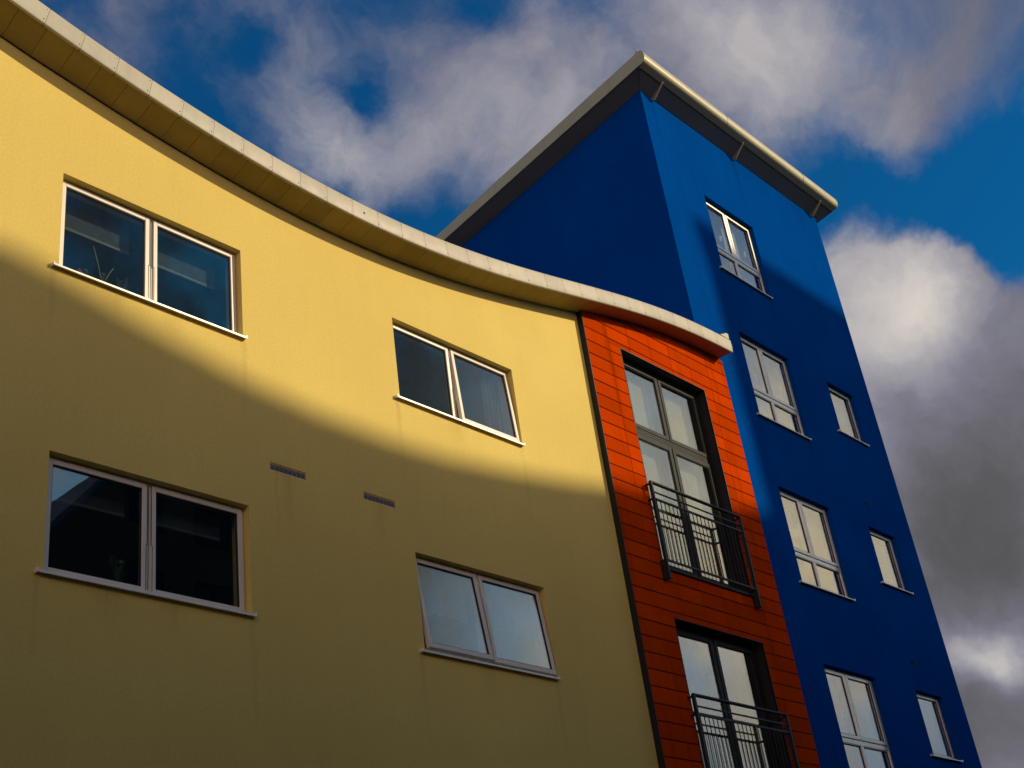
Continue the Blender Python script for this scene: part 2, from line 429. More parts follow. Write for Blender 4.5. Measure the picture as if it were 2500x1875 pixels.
# net valance with scalloped hem behind D
for xa, xb_ in ((8.80,9.62),(9.79,10.63)):
    mb = MB(); n = 48; rows = []
    for i in range(n+1):
        t = i/n; x = xa+(xb_-xa)*t
        hem = 4.60 - .055*abs(math.sin(t*math.pi*5))**.7 - .02*math.sin(t*7)
        y = .19+.012*math.sin(t*40)
        rows.append(((x,y,hem),(x,y-.002,5.07),(x,y+.004,hem),(x,y+.003,5.07)))
    for p, q in zip(rows, rows[1:]): mb.face([p[0],q[0],q[1],p[1]]); mb.face([p[2],q[2],q[3],p[3]]); mb.face([p[0],q[0],q[2],p[2]])
    mb.build('curtain', M['lace'], wins['D'], (xa,.2,4.6), smooth=True, weld=True)
mb = MB()
n = 20
rows = []
for i in range(n+1):
    t = i/n; x = 10.36+.28*t; y = .22+.02*math.sin(t*22); rows.append(((x,y,6.72),(x,y,7.88)))
for p, q in zip(rows, rows[1:]): mb.face([p[0],q[0],q[1],p[1]])
c_ = mb.build('curtain', M['blind'], wins['C'], (10.4,.22,6.8), smooth=True, weld=True)
so = c_.modifiers.new('thickness','SOLIDIFY'); so.thickness = .003

# ventilation grilles set in the render
for x0, x1, z0, z1 in VENTS:
    mb = MB()
    mb.box(x0+.001, x1-.001, .03, .04, z0+.001, z1-.001, 1)
    zs = [z0+.002+(z1-z0-.022)*i/3 for i in range(4)]
    for z in zs: mb.box(x0+.001, x1-.001, .004, .012, z, z+.0055)
    for i in range(9):
        xx = x0+.003+(x1-x0-.011)*i/8; mb.box(xx, xx+.005, .0035, .0125, z0+.0015, z1-.021)
    mb.box(x0+.001, x1-.001, .010, .03, z1-.020, z1-.001, 2)
    mb.build('vent', [M['vent_grey'], M['gap'], M['yellow']], yb, (x0,0,z0))

# ------------------------------------------------------------------ orange bay
OY = -.08
OX0, OX1 = 12.276, 15.795
EH = (13.045,15.045,5.812,9.000); FH = (13.045,15.030,3.012,5.118); JH = (13.045,15.030,.212,2.318)
OPEN = [EH, FH, JH]
cols = [12.276,12.776,13.277,13.777,14.277,14.777,15.277,OX1]
PH = .2042; Z0 = 9.0825
mb = MB()
def piece(x0, x1, z0, z1):
    for h in OPEN:
        if x0 < h[1]-1e-4 and x1 > h[0]+1e-4 and z0 < h[3]-1e-4 and z1 > h[2]+1e-4:
            if z1 > h[3]+.004: piece(x0, x1, h[3], z1)
            if z0 < h[2]-.004: piece(x0, x1, z0, h[2])
            a, b = max(z0,h[2]), min(z1,h[3])
            if x0 < h[0]-.004: piece(x0, h[0], a, b)
            if x1 > h[1]+.004: piece(h[1], x1, a, b)
            return
    if x1-x0 < .006 or z1-z0 < .006: return
    zt0, zt1 = min(z1, zB(x0)+.0), min(z1, zB(x1)+.0)
    if x0 > 15.2: zt0 = min(z1, 9.73); zt1 = min(z1, 9.775)
    if zt0 < z0+.004 and zt1 < z0+.004: return
    zt0 = max(zt0, z0+.003); zt1 = max(zt1, z0+.003)
    i = len(mb.v); y0, y1 = OY+random.uniform(-.0012,.0012), OY+.012
    mb.v += [(x0,y0,z0),(x1,y0,z0),(x1,y0,zt1),(x0,y0,zt0),(x0,y1,z0),(x1,y1,z0),(x1,y1,zt1),(x0,y1,zt0)]
    for q in ((0,1,2,3),(0,4,5,1),(1,5,6,2),(2,6,7,3),(3,7,4,0)):
        mb.f.append(tuple(i+w for w in q)); mb.m.append(0)
for c0, c1 in zip(cols, cols[1:]):
    for r in range(-4, 53):
        zt = Z0-PH*r; zb_ = zt-PH
        if zb_ < GROUND: break
        piece(c0+.0034, c1-.0034, zb_+.0075, zt-.0075)
mb.build('bay_cladding', M['orange'], yb, (14,OY,GROUND), bevel=.0015)
mb = MB(); wall_sheet(mb, OX0+.001, OX1-.003, GROUND, lambda x: min(zB(x)-.004, 9.765), OPEN, y=OY+.010, depth=.005)
mb.face([(OX1-.003,OY+.010,GROUND),(OX1-.003,0.02,GROUND),(OX1-.003,0.02,9.765),(OX1-.003,OY+.010,9.765)])
mb.face([(15.3,OY+.010,9.70),(OX1-.003,OY+.010,9.765),(OX1-.003,.02,9.765),(15.3,.02,9.70)])
mb.build('cladding_backing', M['joint'], yb, (14,OY,GROUND))
mb = MB(); mb.box(OX0-.0135, OX0-.0005, OY-.006, .012, GROUND, zB(12.27)-.01)
mb.build('corner_trim', M['trim'], yb, (OX0,OY,GROUND))
YF = .070
def french(h, name, fan):
    x0, x1, z0, z1 = h
    mb = MB()   # black lining of the reveal
    e0, e1 = OY-.003, .25
    mb.box(x0-.012, x0, e0, e1, z0-.010, z1+.012); mb.box(x1, x1+.012, e0, e1, z0-.010, z1+.012)
    mb.box(x0, x1, e0, e1, z1, z1+.012); mb.box(x0, x1, e0, e1, z0-.010, z0)
    w = mb.build(name, M['reveal_black'], yb, (x0,OY,z0))
    mb = MB(); mx = (13.963+14.124)/2 - .001
    ring(mb, x0+.001, x1-.001, z0+.001, z1-.001, YF, YF+.08, .055, .055, .05, .055)
    zt = z1
    if fan:
        mb.box(x0+.056, x1-.056, YF-.002, YF+.08, 7.800, 7.925)
        mb.box(x0+.056, x1-.056, YF-.006, YF-.0022, 7.845, 7.852, 1); mb.box(x0+.056, x1-.056, YF-.006, YF-.0022, 7.880, 7.886, 1)
        mb.box(mx-.035, mx+.035, YF, YF+.08, 7.926, z1-.056); mb.box(mx-.022, mx+.022, YF, YF+.08, z0+.051, 7.799)
        zt = 7.82
    else: mb.box(mx-.022, mx+.022, YF, YF+.08, z0+.051, z1-.056)
    mb.build('frame', [M['charcoal'], M['seal']], w, (x0,YF,z0), bevel=.003)
    zl1 = 7.815 if fan else z1-.05
    for a, b in ((x0+.05, mx-.012),(mx+.012, x1-.05)):
        add_sash(w, a, b, z0+.045, zl1, YF-.014, .070, M['charcoal'], 0, .055, .085)
        if fan: add_sash(w, a, b, 7.915, z1-.05, YF-.010, .062, M['charcoal'], 0, .05)
    mb = MB(); mb.box(x0-.03, x1+.012, OY-.032, YF-.02, z0-.050, z0-.012)
    mb.build('sill', M['rail'], w, (x0,OY,z0), bevel=.004)
    add_room(w, x0, x1, z0, z1, .3)
    # pale full-height blinds drawn behind the glass
    for a, b in ((x0+.10, mx-.08),(mx+.08, x1-.10)):
        mb = MB(); rows = []; n = 60
        for i in range(n+1):
            t = i/n; y = .225+.006*math.sin(t*9)+.002*math.sin(t*31)
            rows.append(((a+(b-a)*t, y, z0+.05), (a+(b-a)*t, y, z1-.10 - .008*math.sin(t*60))))
        for p, q in zip(rows, rows[1:]): mb.face([p[0],q[0],q[1],p[1]])
        c = mb.build('curtain', M['curtain'], w, (a,.22,z0), smooth=True, weld=True)
        so = c.modifiers.new('thickness','SOLIDIFY'); so.thickness = .003
    return w
wE = french(EH, 'french_window', True)
wF = french(FH, 'french_window', False)
copy_tree(wF, yb, (0,0,-S))
# juliet balconies
def balcony():
    xl, xr = 12.985, 15.050; yr = -.165
    zt, z2, z3, zb_ = 6.922, 6.790, 6.690, 5.850
    mb = MB()
    mb.tube((xl,yr,zt), (xr,yr,zt), .022, 12)
    b = mb.build('balcony_railing', M['rail'], yb, (xl,yr,zb_), smooth=True)
    for x in (xl+.004, xr-.004):
        mb = MB(); mb.box(x-.017, x+.017, yr-.022, yr+.022, 5.590, zt+.012); mb.box(x-.020, x+.020, yr+.022, OY-.003, 5.600, 5.860)
        for zz in (5.645,5.800): mb.tube((x-.024,yr+.052,zz), (x+.024,yr+.052,zz), .011, 8, 1)
        mb.build('post', [M['rail'], M['screw']], b, (x,yr,5.6), bevel=.004)
        for zz in (zt-.018, z3):
            mb = MB(); mb.box(x-.012, x+.012, yr+.023, OY-.003, zz-.012, zz+.012)
            mb.build('bracket', M['rail'], b, (x,yr,zz), bevel=.002)
    for z, r in ((z2,.010),(z3,.014),(zb_,.014)):
        mb = MB(); mb.box(xl+.022, xr-.022, yr-r*.8, yr+r*.8, z-r, z+r)
        mb.build('rail', M['rail'], b, (xl,yr,z), bevel=.003)
    n = 23; proto = None
    for i in range(n):
        x = xl+.06+(xr-xl-.12)*i/(n-1)
        if proto is None:
            mb = MB(); mb.tube((x,yr,zb_+.014), (x,yr,z3-.014), .0062, 6)
            proto = mb.build('baluster', M['rail'], b, (x,yr,zb_+.014), smooth=True); px0 = x
        else:
            c = proto.copy(); col.objects.link(c); c.parent = b; c.location = proto.location + Vector((x-px0,0,0)); WLOC[c] = WLOC[proto]+Vector((x-px0,0,0))
    return b
bal = balcony()
copy_tree(bal, yb, (0,0,-S+.012)); copy_tree(bal, yb, (0,0,-2*S+.012))

# ------------------------------------------------------------------ blue tower
tw = empty('tower_block', (18.3, 4, GROUND))
tag(tw, 'tall blue rendered tower block with a sloping grey roof and white framed windows', 'building')
TX0, TX1, TD = 15.375, 21.25, 9.0
ZT = 15.12; KS = .161
G_ = (16.746, 18.277); GT = 10.72; GH = 1.585
H_ = (19.562, 20.494); HT = 10.711; HH = 1.040
gt = [GT+S, GT, GT-S, GT-2*S, GT-3*S]; ht = [HT, HT-S, HT-2*S, HT-3*S]
th = [(G_[0],G_[1],t-GH,t) for t in gt] + [(H_[0],H_[1],t-HH,t) for t in ht]
TV = [(19.70,19.80,8.300,8.385),(19.70,19.80,5.515,5.600)]
th += TV
mb = MB(); wall_sheet(mb, TX0, TX1, GROUND, lambda x: ZT, th, step=2.0)
zbk = ZT-KS*TD
for x in (TX0, TX1): mb.face([(x,0,GROUND),(x,TD,GROUND),(x,TD,zbk),(x,0,ZT)])
mb.face([(TX0,TD,GROUND),(TX1,TD,GROUND),(TX1,TD,zbk),(TX0,TD,zbk)])
mb.build('wall', M['blue'], tw, (18.3,0,GROUND))
for x0, x1, z0, z1 in TV:
    mb = MB(); mb.box(x0+.001,x1-.001,.035,.045,z0+.001,z1-.001)
    for i in range(4): mb.box(x0+.001,x1-.001,.004,.012,z0+.004+i*.02,z0+.012+i*.02)
    mb.build('vent', M['dark_vent'], tw, (x0,0,z0))
# roof with bull-nosed front edge
RX0, RX1 = 15.056, 21.598
def zlo(y): return 15.32-.167*(y+.333)
def zhi(y): return 15.465-.18*(y-.422)
YB = 9.35
prof = [(-.333,15.318),(-.372,15.335),(-.394,15.366),(-.405,15.41),(-.406,15.455),(-.398,15.505),(-.381,15.55),(-.356,15.583),(-.328,15.597),(-.305,15.60),(-.293,15.625),(-.286,15.664),(-.279,15.664),(-.262,15.61),(-.22,15.576)]
mb = MB()
outer = prof + [(YB,zhi(YB)),(YB,zlo(YB)),(-.20,zlo(-.20))]
mb.prism(outer, RX0+.020, RX1-.020, cap=True)
troof = mb.build('roof', M['grey_metal'], tw, (18.3,0,15.3), smooth=True)
for x0, x1 in ((RX0, RX0+.0185),(RX1-.0185, RX1)):
    mb = MB(); pp = [(y*1.004-.001,z+(.003 if z > 15.4 else -.003)) for y,z in prof] + [(.45,15.463),(2,zhi(2)+.003),(YB+.01,zhi(YB)+.003),(YB+.01,zlo(YB)-.003)]
    mb.prism(pp, x0, x1); mb.build('verge_board', M['grey_metal'], troof, (x0,0,15.3), bevel=.002)
for xx in (17.60, 20.27):   # joints of the front trim
    mb = MB(); pj = [(y*1.006-.0015,z) for y,z in prof[1:9]]
    pj2 = pj + [(y+.006,z-.002) for y,z in pj[::-1]]
    mb.prism(pj2, xx-.004, xx+.004); mb.build('joint', M['screw'], troof, (xx,-.4,15.4))
# soffits rise outward to the roof edge
mb = MB()
ya, za = -.006, ZT+.002
yb1, zb1 = -.256, 15.274
mb.face([(TX0,ya,za),(TX1,ya,za),(RX1-.02,yb1,zb1),(RX0+.02,yb1,zb1)])
mb.face([(RX0+.02,yb1,zb1+.012),(RX1-.02,yb1,zb1+.012),(RX1-.02,-.333,15.317),(RX0+.02,-.333,15.317)], 1)
mb.face([(RX0+.02,yb1,zb1),(RX1-.02,yb1,zb1),(RX1-.02,yb1,zb1+.012),(RX0+.02,yb1,zb1+.012)])
mb.box(RX0+.03, RX1-.03, yb1-.004, yb1+.004, zb1-.007, zb1+.002, 2)
for sgn, xw, xv in ((0,TX0,RX0+.019),(1,TX1,RX1-.019)):
    xw2 = xw-.004 if sgn == 0 else xw+.004
    pts = [(xw2,y,ZT-KS*y-.002) for y in (0,3,6,TD+.1)]; pv = [(xv,y,zlo(y)-.001) for y in (yb1,3,6,TD+.1)]
    for i in range(3): mb.face([pts[i],pts[i+1],pv[i+1],pv[i]])
mb.build('soffit', [M['soffit_dark'], M['grey_metal'], M['gap']], troof, (18.3,-.15,15.2))
for xb_ in (15.690, 18.222, 21.035):
    mb = MB(); mb.prism([(-.002,15.035),(-.002,15.10),(-.30,15.288),(-.30,15.272),(-.06,15.035)], xb_-.014, xb_+.014)
    mb.build('bracket', M['bracket'], troof, (xb_,0,15.1), bevel=.002)
# tower windows
def tower_window(x0, x1, z1, hgt, big):
    z0 = z1-hgt; yf = .082; mx = 17.455
    mb = MB()
    ring(mb, x0+.001, x1-.001, z0, z1-.001, yf, yf+.07, .042, .042, .06, .034)
    if big:
        mb.box(mx-.030, mx+.030, yf, yf+.07, z0+.061, z1-1.075); mb.box(mx-.030, mx+.030, yf, yf+.07, z1-.986, z1-.036)
        mb.box(x0+.043, x1-.043, yf, yf+.07, z1-1.074, z1-.987)
        mb.box(x0+.043, x1-.043, yf-.003, yf-.0003, z1-1.012, z1-1.004, 1)
    w = mb.build('window', [M['grey_frame'], M['seal']], tw, (x0,0,z0), bevel=.003)
    if big:
        add_sash(w, x0+.036, mx-.022, z1-1.000, z1-.030, yf-.008, .050, M['grey_frame'], 0, .05)
        add_sash(w, mx+.022, x1-.036, z1-1.000, z1-.030, yf-.008, .050, M['grey_frame'], 0, .05)
        add_sash(w, x0+.043, mx-.030, z0+.061, z1-1.075, yf+.006, .012, M['grey_frame'], 0, .05)
        add_sash(w, mx+.030, x1-.043, z0+.061, z1-1.075, yf+.006, .012, M['grey_frame'], 0, .05)
        mb = MB(); hx = 17.262
        mb.box(hx-.012, hx+.012, .150, .185, z1-.675, z1-.555); mb.box(hx-.010, hx+.050, .150, .175, z1-.580, z1-.556)
        mb.build('handle', M['handle'], w, (hx,.15,z1-.6), bevel=.004)
        mb = MB(); hx = 18.03
        mb.box(hx-.010, hx+.010, .150, .180, z1-.675, z1-.555); mb.build('handle', M['handle'], w, (hx,.15,z1-.6), bevel=.004)
    else:
        add_sash(w, x0+.036, x1-.036, z0+.045, z1-.030, yf-.006, .038, M['grey_frame'], 0, .05)
    add_sill(w, x0-.105 if big else x0-.14, x1-.045 if big else x1-.01, z0+.006, .045, .018, M['sill'], .08)
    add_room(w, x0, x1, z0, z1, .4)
    return w
wG = tower_window(G_[0], G_[1], GT, GH, True)
gw = [wG] + [copy_tree(wG, tw, (0,0,-S*k)) for k in (1,2,3)]
wG1 = copy_tree(wG, tw, (0,0,S))
wH = tower_window(H_[0], H_[1], HT, HH, False)
hw = [wH] + [copy_tree(wH, tw, (0,0,-S*k)) for k in (1,2,3)]
def drape(win, x0, x1, z0, z1, y, m, waves, amp=.02):
    mb = MB(); n = 50; rows = []
    for i in range(n+1):
        t = i/n; yy = y+amp*math.sin(t*waves)+amp*.4*math.sin(t*waves*2.3+1)
        rows.append(((x0+(x1-x0)*t,yy,z0),(x0+(x1-x0)*t,yy,z1)))
    for p, q in zip(rows, rows[1:]): mb.face([p[0],q[0],q[1],p[1]])
    c = mb.build('curtain', m, win, (x0,y,z0), smooth=True, weld=True)
    so = c.modifiers.new('thickness','SOLIDIFY'); so.thickness = .003
z1 = GT+S
drape(wG1, 16.80, 17.16, z1-GH+.02, z1-.10, .24, M['pale_drape'], 20)
drape(wG1, 17.54, 17.92, z1-GH+.02, z1-.10, .24, M['pale_drape'], 18)
drape(wG1, 17.60, 18.2, z1-GH+.02, z1-1.12, .25, M['pale_drape'], 26)
for w_, z1 in zip(gw, [GT-S*k for k in range(4)]):
    drape(w_, 16.78, 17.40, z1-GH+.03, z1-.08, .235, M['curtain'], 4, .004); drape(w_, 17.52, 18.24, z1-GH+.03, z1-.08, .235, M['curtain'], 5, .004)
for w_, z1 in zip(hw, [HT-S*k for k in range(4)]): drape(w_, 19.60, 20.46, z1-HH+.03, z1-.06, .235, M['curtain'], 5, .004)

# ------------------------------------------------------------------ plants on the inner sills
def blob(mb, c, r, m=0, sq=(1,1,1), n=6):
    c = Vector(c); i = len(mb.v); mb.v.append(tuple(c+Vector((0,0,r*sq[2]))))
    for a in range(1,4):
        t = math.pi*a/4
        for k in range(n):
            p = 2*math.pi*(k+.5*a)/n; j = random.uniform(.8,1.2)
            mb.v.append((c.x+r*sq[0]*j*math.sin(t)*math.cos(p), c.y+r*sq[1]*j*math.sin(t)*math.sin(p), c.z+r*sq[2]*math.cos(t)))
    mb.v.append(tuple(c-Vector((0,0,r*sq[2])))); e = len(mb.v)-1
    for k in range(n):
        mb.f.append((i,i+1+k,i+1+(k+1)%n)); mb.m.append(m)
        for a in range(2): mb.f.append((i+1+a*n+k,i+1+(a+1)*n+k,i+1+(a+1)*n+(k+1)%n,i+1+a*n+(k+1)%n)); mb.m.append(m)
        mb.f.append((i+1+2*n+k,e,i+1+2*n+(k+1)%n)); mb.m.append(m)
def plant(name, x, y, z, label, stems, blooms, bm_, leaves=10, spread=.09, hl=.12):
    """z is the sill the pot stands on"""
    r = empty(name, (x,y,z)); tag(r, label, 'potted plant', 'potted plants on the window sill')
    mb = MB(); mb.tube((x,y,z), (x,y,z+.075), .038, 14, 0, .05); mb.tube((x,y,z+.066), (x,y,z+.082), .055, 14)
    mb.build('pot', M['pot'], r, (x,y,z), smooth=True)
    mb = MB()
    for pts in stems:
        for p, q in zip(pts, pts[1:]): mb.tube((x+p[0],y+p[1],z+p[2]), (x+q[0],y+q[1],z+q[2]), .004, 6)
    mb.build('stem', M['stem'], r, (x,y,z), smooth=True)
    mb = MB()
    for i in range(leaves):
        a = 2*math.pi*i/leaves+random.uniform(-.3,.3); L = spread*random.uniform(.7,1.2); h = .08+random.uniform(.2,1)*hl
        d = Vector((math.cos(a), math.sin(a)*.6, 0)); s_ = Vector((-d.y,d.x,0)).normalized()*.022
        b0 = Vector((x,y,z+.07)); mid = b0+d*L*.6+Vector((0,0,h)); tip = b0+d*L+Vector((0,0,h*.7))
        mb.face([b0+d*.01, mid-s_, tip, mid+s_])
    lo = mb.build('leaf', M['leaf'], r, (x,y,z+.08)); so = lo.modifiers.new('thickness','SOLIDIFY'); so.thickness = .0015
    for bx, by, bz, br_ in blooms:
        mb = MB()
        for k in range(7):
            blob(mb, (x+bx+random.uniform(-.6,.6)*br_, y+by+random.uniform(-.5,.5)*br_, z+bz+random.uniform(-.3,.3)*br_), br_*.5)
        mb.build('flower', bm_, r, (x+bx,y+by,z+bz))
ZI = ZAS+.012
def arc(dx, h, n=7, k=.5): return [(dx*(t/n)**1.6, 0, .07+h*t/n) for t in range(n+1)]
plant('potted_plant', 5.10, .19, ZI, 'small pot plant with one red bloom, leftmost on the upper left window sill', [arc(-.05,.10)], [(-.05,0,.175,.034)], M['red'], 7, .08, .07)
plant('potted_plant', 5.29, .21, ZI, 'tall pot plant with two long bare pale stalks behind the upper left window', [arc(-.10,.46), arc(.11,.30)], [], M['red'], 7, .10, .10)
plant('potted_plant', 5.47, .18, ZI, 'low pot plant with red bloom and green leaves beside the upper left mullion', [arc(-.02,.06)], [(-.03,0,.135,.042)], M['red'], 9, .10, .16)
plant('potted_plant', 6.42, .19, ZI, 'small pot plant with two white blooms behind the right pane of the upper left window', [arc(-.03,.07), arc(.05,.08)], [(-.035,0,.150,.024),(.05,0,.160,.026)], M['petal'], 8, .09, .05)
plant('potted_plant', 5.50, .19, ZI-S, 'bushy dark pot plant standing behind the lower left window', [arc(.03,.2)], [(.03,0,.30,.03)], M['curtain'], 14, .12, .2)

# ------------------------------------------------------------------ street and the building opposite
mb = MB(); mb.face([(-600,-600,GROUND),(600,-600,GROUND),(600,600,GROUND),(-600,600,GROUND)])
tag(mb.build('ground', M['asphalt'], None, (0,0,GROUND)), kind='structure')
mb = MB(); mb.box(-40, 60, -2.6, -.004, GROUND+.002, GROUND+.125)
tag(mb.build('pavement', M['paving'], None, (10,-1.3,GROUND), bevel=.01), kind='structure')
AZ, TANP = R(36.5), .60
CD = 28.0; DX, DZ = CD*math.tan(AZ), CD*TANP
ob = empty('opposite_building', (30,-33,GROUND))
tag(ob, 'brown brick block across the street with a wavy roof and one taller end', 'building')
shp = [(4.2,6.90),(4.85,6.79),(5.54,6.63),(6.03,6.54),(6.8,6.40),(7.65,6.325),(8.59,6.31),(9.34,6.34),(10.4,6.46),(11.2,6.57),(12.15,6.72),(12.6,6.76),(15.28,7.12),(16.25,7.36),(16.9,7.45)]
crv = [(x+DX, z+DZ) for x, z in shp]
x9, z9 = crv[0]
crv = [(x9-6.0, z9-6.4),(x9-.9, z9+.05-.35)] + crv
mb = MB()
for (xa, za_), (xb_, zb_) in zip(crv, crv[1:]):
    mb.face([(xa,-CD,GROUND),(xb_,-CD,GROUND),(xb_,-CD,zb_-.3),(xa,-CD,za_-.3)])
    mb.face([(xa,-CD-10,GROUND),(xb_,-CD-10,GROUND),(xb_,-CD-10,zb_-.3),(xa,-CD-10,za_-.3)])
xa, za_ = crv[0]; mb.face([(xa,-CD,GROUND),(xa,-CD-10,GROUND),(xa,-CD-10,za_-.3),(xa,-CD,za_-.3)])
mb.build('wall', M['brick'], ob, (27,-CD,GROUND))
mb = MB()
for (xa, za_), (xb_, zb_) in zip(crv, crv[1:]):
    for dz in (0,-.3): mb.face([(xa,-CD+.0,za_+dz),(xb_,-CD+.0,zb_+dz),(xb_,-CD-10.2,zb_+dz),(xa,-CD-10.2,za_+dz)])
    mb.face([(xa,-CD,za_),(xb_,-CD,zb_),(xb_,-CD,zb_-.3),(xa,-CD,za_-.3)])
mb.build('roof', M['dark_roof'], ob, (27,-CD,22), weld=True)
TXL, TXR, TZ = 16.28+DX, 21.9+DX, 12.80+DZ
th_ = R(41); rx, ry = 9*math.sin(th_), -9*math.cos(th_)
mb = MB()
P = [(TXL,-CD),(TXR,-CD),(TXR+rx,-CD+ry),(TXL+rx,-CD+ry)]
for a, b in zip(P, P[1:]+P[:1]): mb.face([(a[0],a[1],GROUND),(b[0],b[1],GROUND),(b[0],b[1],TZ-.3),(a[0],a[1],TZ-.3)])
mb.build('tower', M['brick'], ob, (TXL,-CD,GROUND))
mb = MB(); o_ = .14
Q = [(TXL-o_,-CD+.0),(TXR+.1,-CD+.0),(TXR+rx+.1,-CD+ry-.1),(TXL+rx-o_,-CD+ry-.1)]
for z in (TZ-.3, TZ): mb.face([(q[0],q[1],z) for q in Q])
for a, b in zip(Q, Q[1:]+Q[:1]): mb.face([(a[0],a[1],TZ-.3),(b[0],b[1],TZ-.3),(b[0],b[1],TZ),(a[0],a[1],TZ)])
mb.build('tower_roof', M['dark_roof'], ob, (TXL,-CD,TZ))
# unseen low terrace, added to keep sky light off the lower walls
tr_ = empty('shading_terrace', (15,-16,GROUND))
tag(tr_, 'unseen low brown brick terrace with a dark pitched roof, added across the street to shade the lower walls', 'building')
mb = MB(); mb.box(-14, 44, -20, -13.2, GROUND, 7.0); mb.build('wall', M['brick'], tr_, (15,-13.2,GROUND))
mb = MB(); mb.prism([(-20.3,6.95),(-16.6,9.0),(-12.9,6.95),(-12.9,7.15),(-16.6,9.2),(-20.3,7.15)], -14.3, 44.3); mb.build('roof', M['dark_roof'], tr_, (15,-16,7.0))
pw = None
for i in range(14):
    x = -11.5+4*i
    for z in (-.7, 1.9, 4.6):
        if pw is None:
            mb = MB(); ring(mb, x, x+1.3, z, z+1.3, -13.198, -13.15, .06,.06,.06,.06); mb.box(x+.06, x+1.24, -13.199, -13.17, z+.06, z+1.24, 1)
            pw = mb.build('window', [M['white'], M['seal']], tr_, (x,-13.2,z)); px_, pz_ = x, z
        else: copy_tree(pw, tr_, (x-px_,0,z-pz_))
pw = None
for r_ in range(8):
    for c_i in range(7):
        x, z = 23.6+2.9*c_i, -.2+2.9*r_
        if x > 35.5 and not (x > 37.8 and x < 41.5): continue
        if x < 36 and z > 20.2: continue
        if pw is None:
            mb = MB(); ring(mb, x, x+1.5, z, z+1.4, -CD+.002, -CD+.05, .07, .07, .07, .07); mb.box(x+.72, x+.78, -CD+.003, -CD+.049, z+.07, z+1.33)
            pw = mb.build('window', M['charcoal'], ob, (x,-CD,z)); px_, pz_ = x, z
            mb = MB(); mb.box(x+.068, x+1.432, -CD+.012, -CD+.02, z+.068, z+1.332); mb.build('pane', M['seal'], pw, (x,-CD,z))
        else: copy_tree(pw, ob, (x-px_,0,z-pz_))

# ------------------------------------------------------------------ sky
EL = math.atan(TANP*math.cos(AZ))
COV = [
    ((0.3448, 0.6353, 0.6911), 660.0, 0.15),
    ((0.3705, 0.6011, 0.7081), 554.6, 0.30),
    ((0.4086, 0.612, 0.6772), 660.0, 0.20),
    ((0.4568, 0.5275, 0.7163), 472.6, 0.30),
    ((0.4565, 0.5722, 0.6813), 986.0, 0.25),
    ((0.5148, 0.5554, 0.6531), 660.0, 0.55),
    ((0.5551, 0.5126, 0.655), 554.6, 0.35),
    ((0.5534, 0.556, 0.6201), 986.0, 0.15),
    ((0.5585, 0.4616, 0.6892), 554.6, 0.22),
    ((0.5922, 0.4822, 0.6456), 407.5, 0.30),
    ((0.6128, 0.4001, 0.6815), 355.0, 0.30),
    ((0.6272, 0.4548, 0.6323), 554.6, 0.35),
    ((0.6576, 0.3857, 0.6472), 472.6, 0.18),
    ((0.6537, 0.3218, 0.6849), 276.4, 0.35),
    ((0.7073, 0.2674, 0.6544), 554.6, 0.50),
    ((0.6985, 0.3182, 0.641), 660.0, 0.35),
    ((0.7412, 0.2901, 0.6053), 986.0, 0.35),
    ((0.738, 0.2079, 0.642), 554.6, 0.20),
    ((0.7799, 0.1727, 0.6017), 554.6, 0.36),
    ((0.7782, 0.1367, 0.613), 660.0, 0.25),
    ((0.7759, 0.2257, 0.5891), 1247.9, 0.30),
    ((0.7532, 0.2317, 0.6156), 986.0, 0.30),
    ((0.8162, 0.2712, 0.5102), 798.7, 1.60),
    ((0.8354, 0.2458, 0.4916), 986.0, 1.20),
    ((0.8104, 0.3106, 0.4968), 660.0, 0.90),
    ((0.8361, 0.292, 0.4644), 276.4, 1.00),
    ((0.86, 0.2512, 0.4441), 554.6, 0.60),
    ((0.8623, 0.3107, 0.3998), 165.0, 1.00),
    ((0.8953, 0.3184, 0.3115), 127.8, 1.00),
    ((0.9099, 0.3594, 0.2073), 101.9, 1.00),
    ((0.4409, 0.6015, 0.6662), 1105.4, -0.60),
    ((0.6095, 0.3758, 0.6981), 2218.5, -0.30),
    ((0.6, 0.4482, 0.6627), 3194.6, -0.25),
    ((0.7377, 0.2287, 0.6352), 2218.5, -0.25),
    ((0.7958, 0.1768, 0.5792), 2640.2, -0.30),
    ((0.4575, 0.5509, 0.698), 4527.5, -0.55),
    ((0.5239, 0.511, 0.6815), 4527.5, -0.55),
    ((0.5541, 0.4295, 0.7131), 2640.2, -0.50),
    ((0.5057, 0.5833, 0.6356), 1629.9, -0.50),
    ((0.6051, 0.5215, 0.6016), 1419.8, -0.45),
    ((0.5432, 0.5595, 0.6261), 3944.0, -0.35),
    ((0.3453, 0.608, 0.7149), 3194.6, -0.30),
    ((0.4087, 0.5725, 0.7108), 3194.6, -0.30),
    ((0.8015, 0.2364, 0.5494), 1419.8, -1.10),
    ((0.7919, 0.1927, 0.5795), 1105.4, 0.38),
    ((0.7704, 0.2412, 0.5902), 1629.9, 0.22),
    ((0.8178, 0.1801, 0.5466), 2640.2, 0.25),
    ((0.8247, 0.1996, 0.5292), 1105.4, -0.90),
    ((0.7685, 0.2701, 0.5801), 1247.9, -0.45),
    ((0.8175, 0.172, 0.5496), 2218.5, -0.50),
    ((0.8437, 0.201, 0.4978), 2640.2, -0.80),
    ((0.7651, 0.2984, 0.5706), 2218.5, -0.40),
    ((0.7782, 0.2497, 0.5762), 3944.0, -0.30),
]
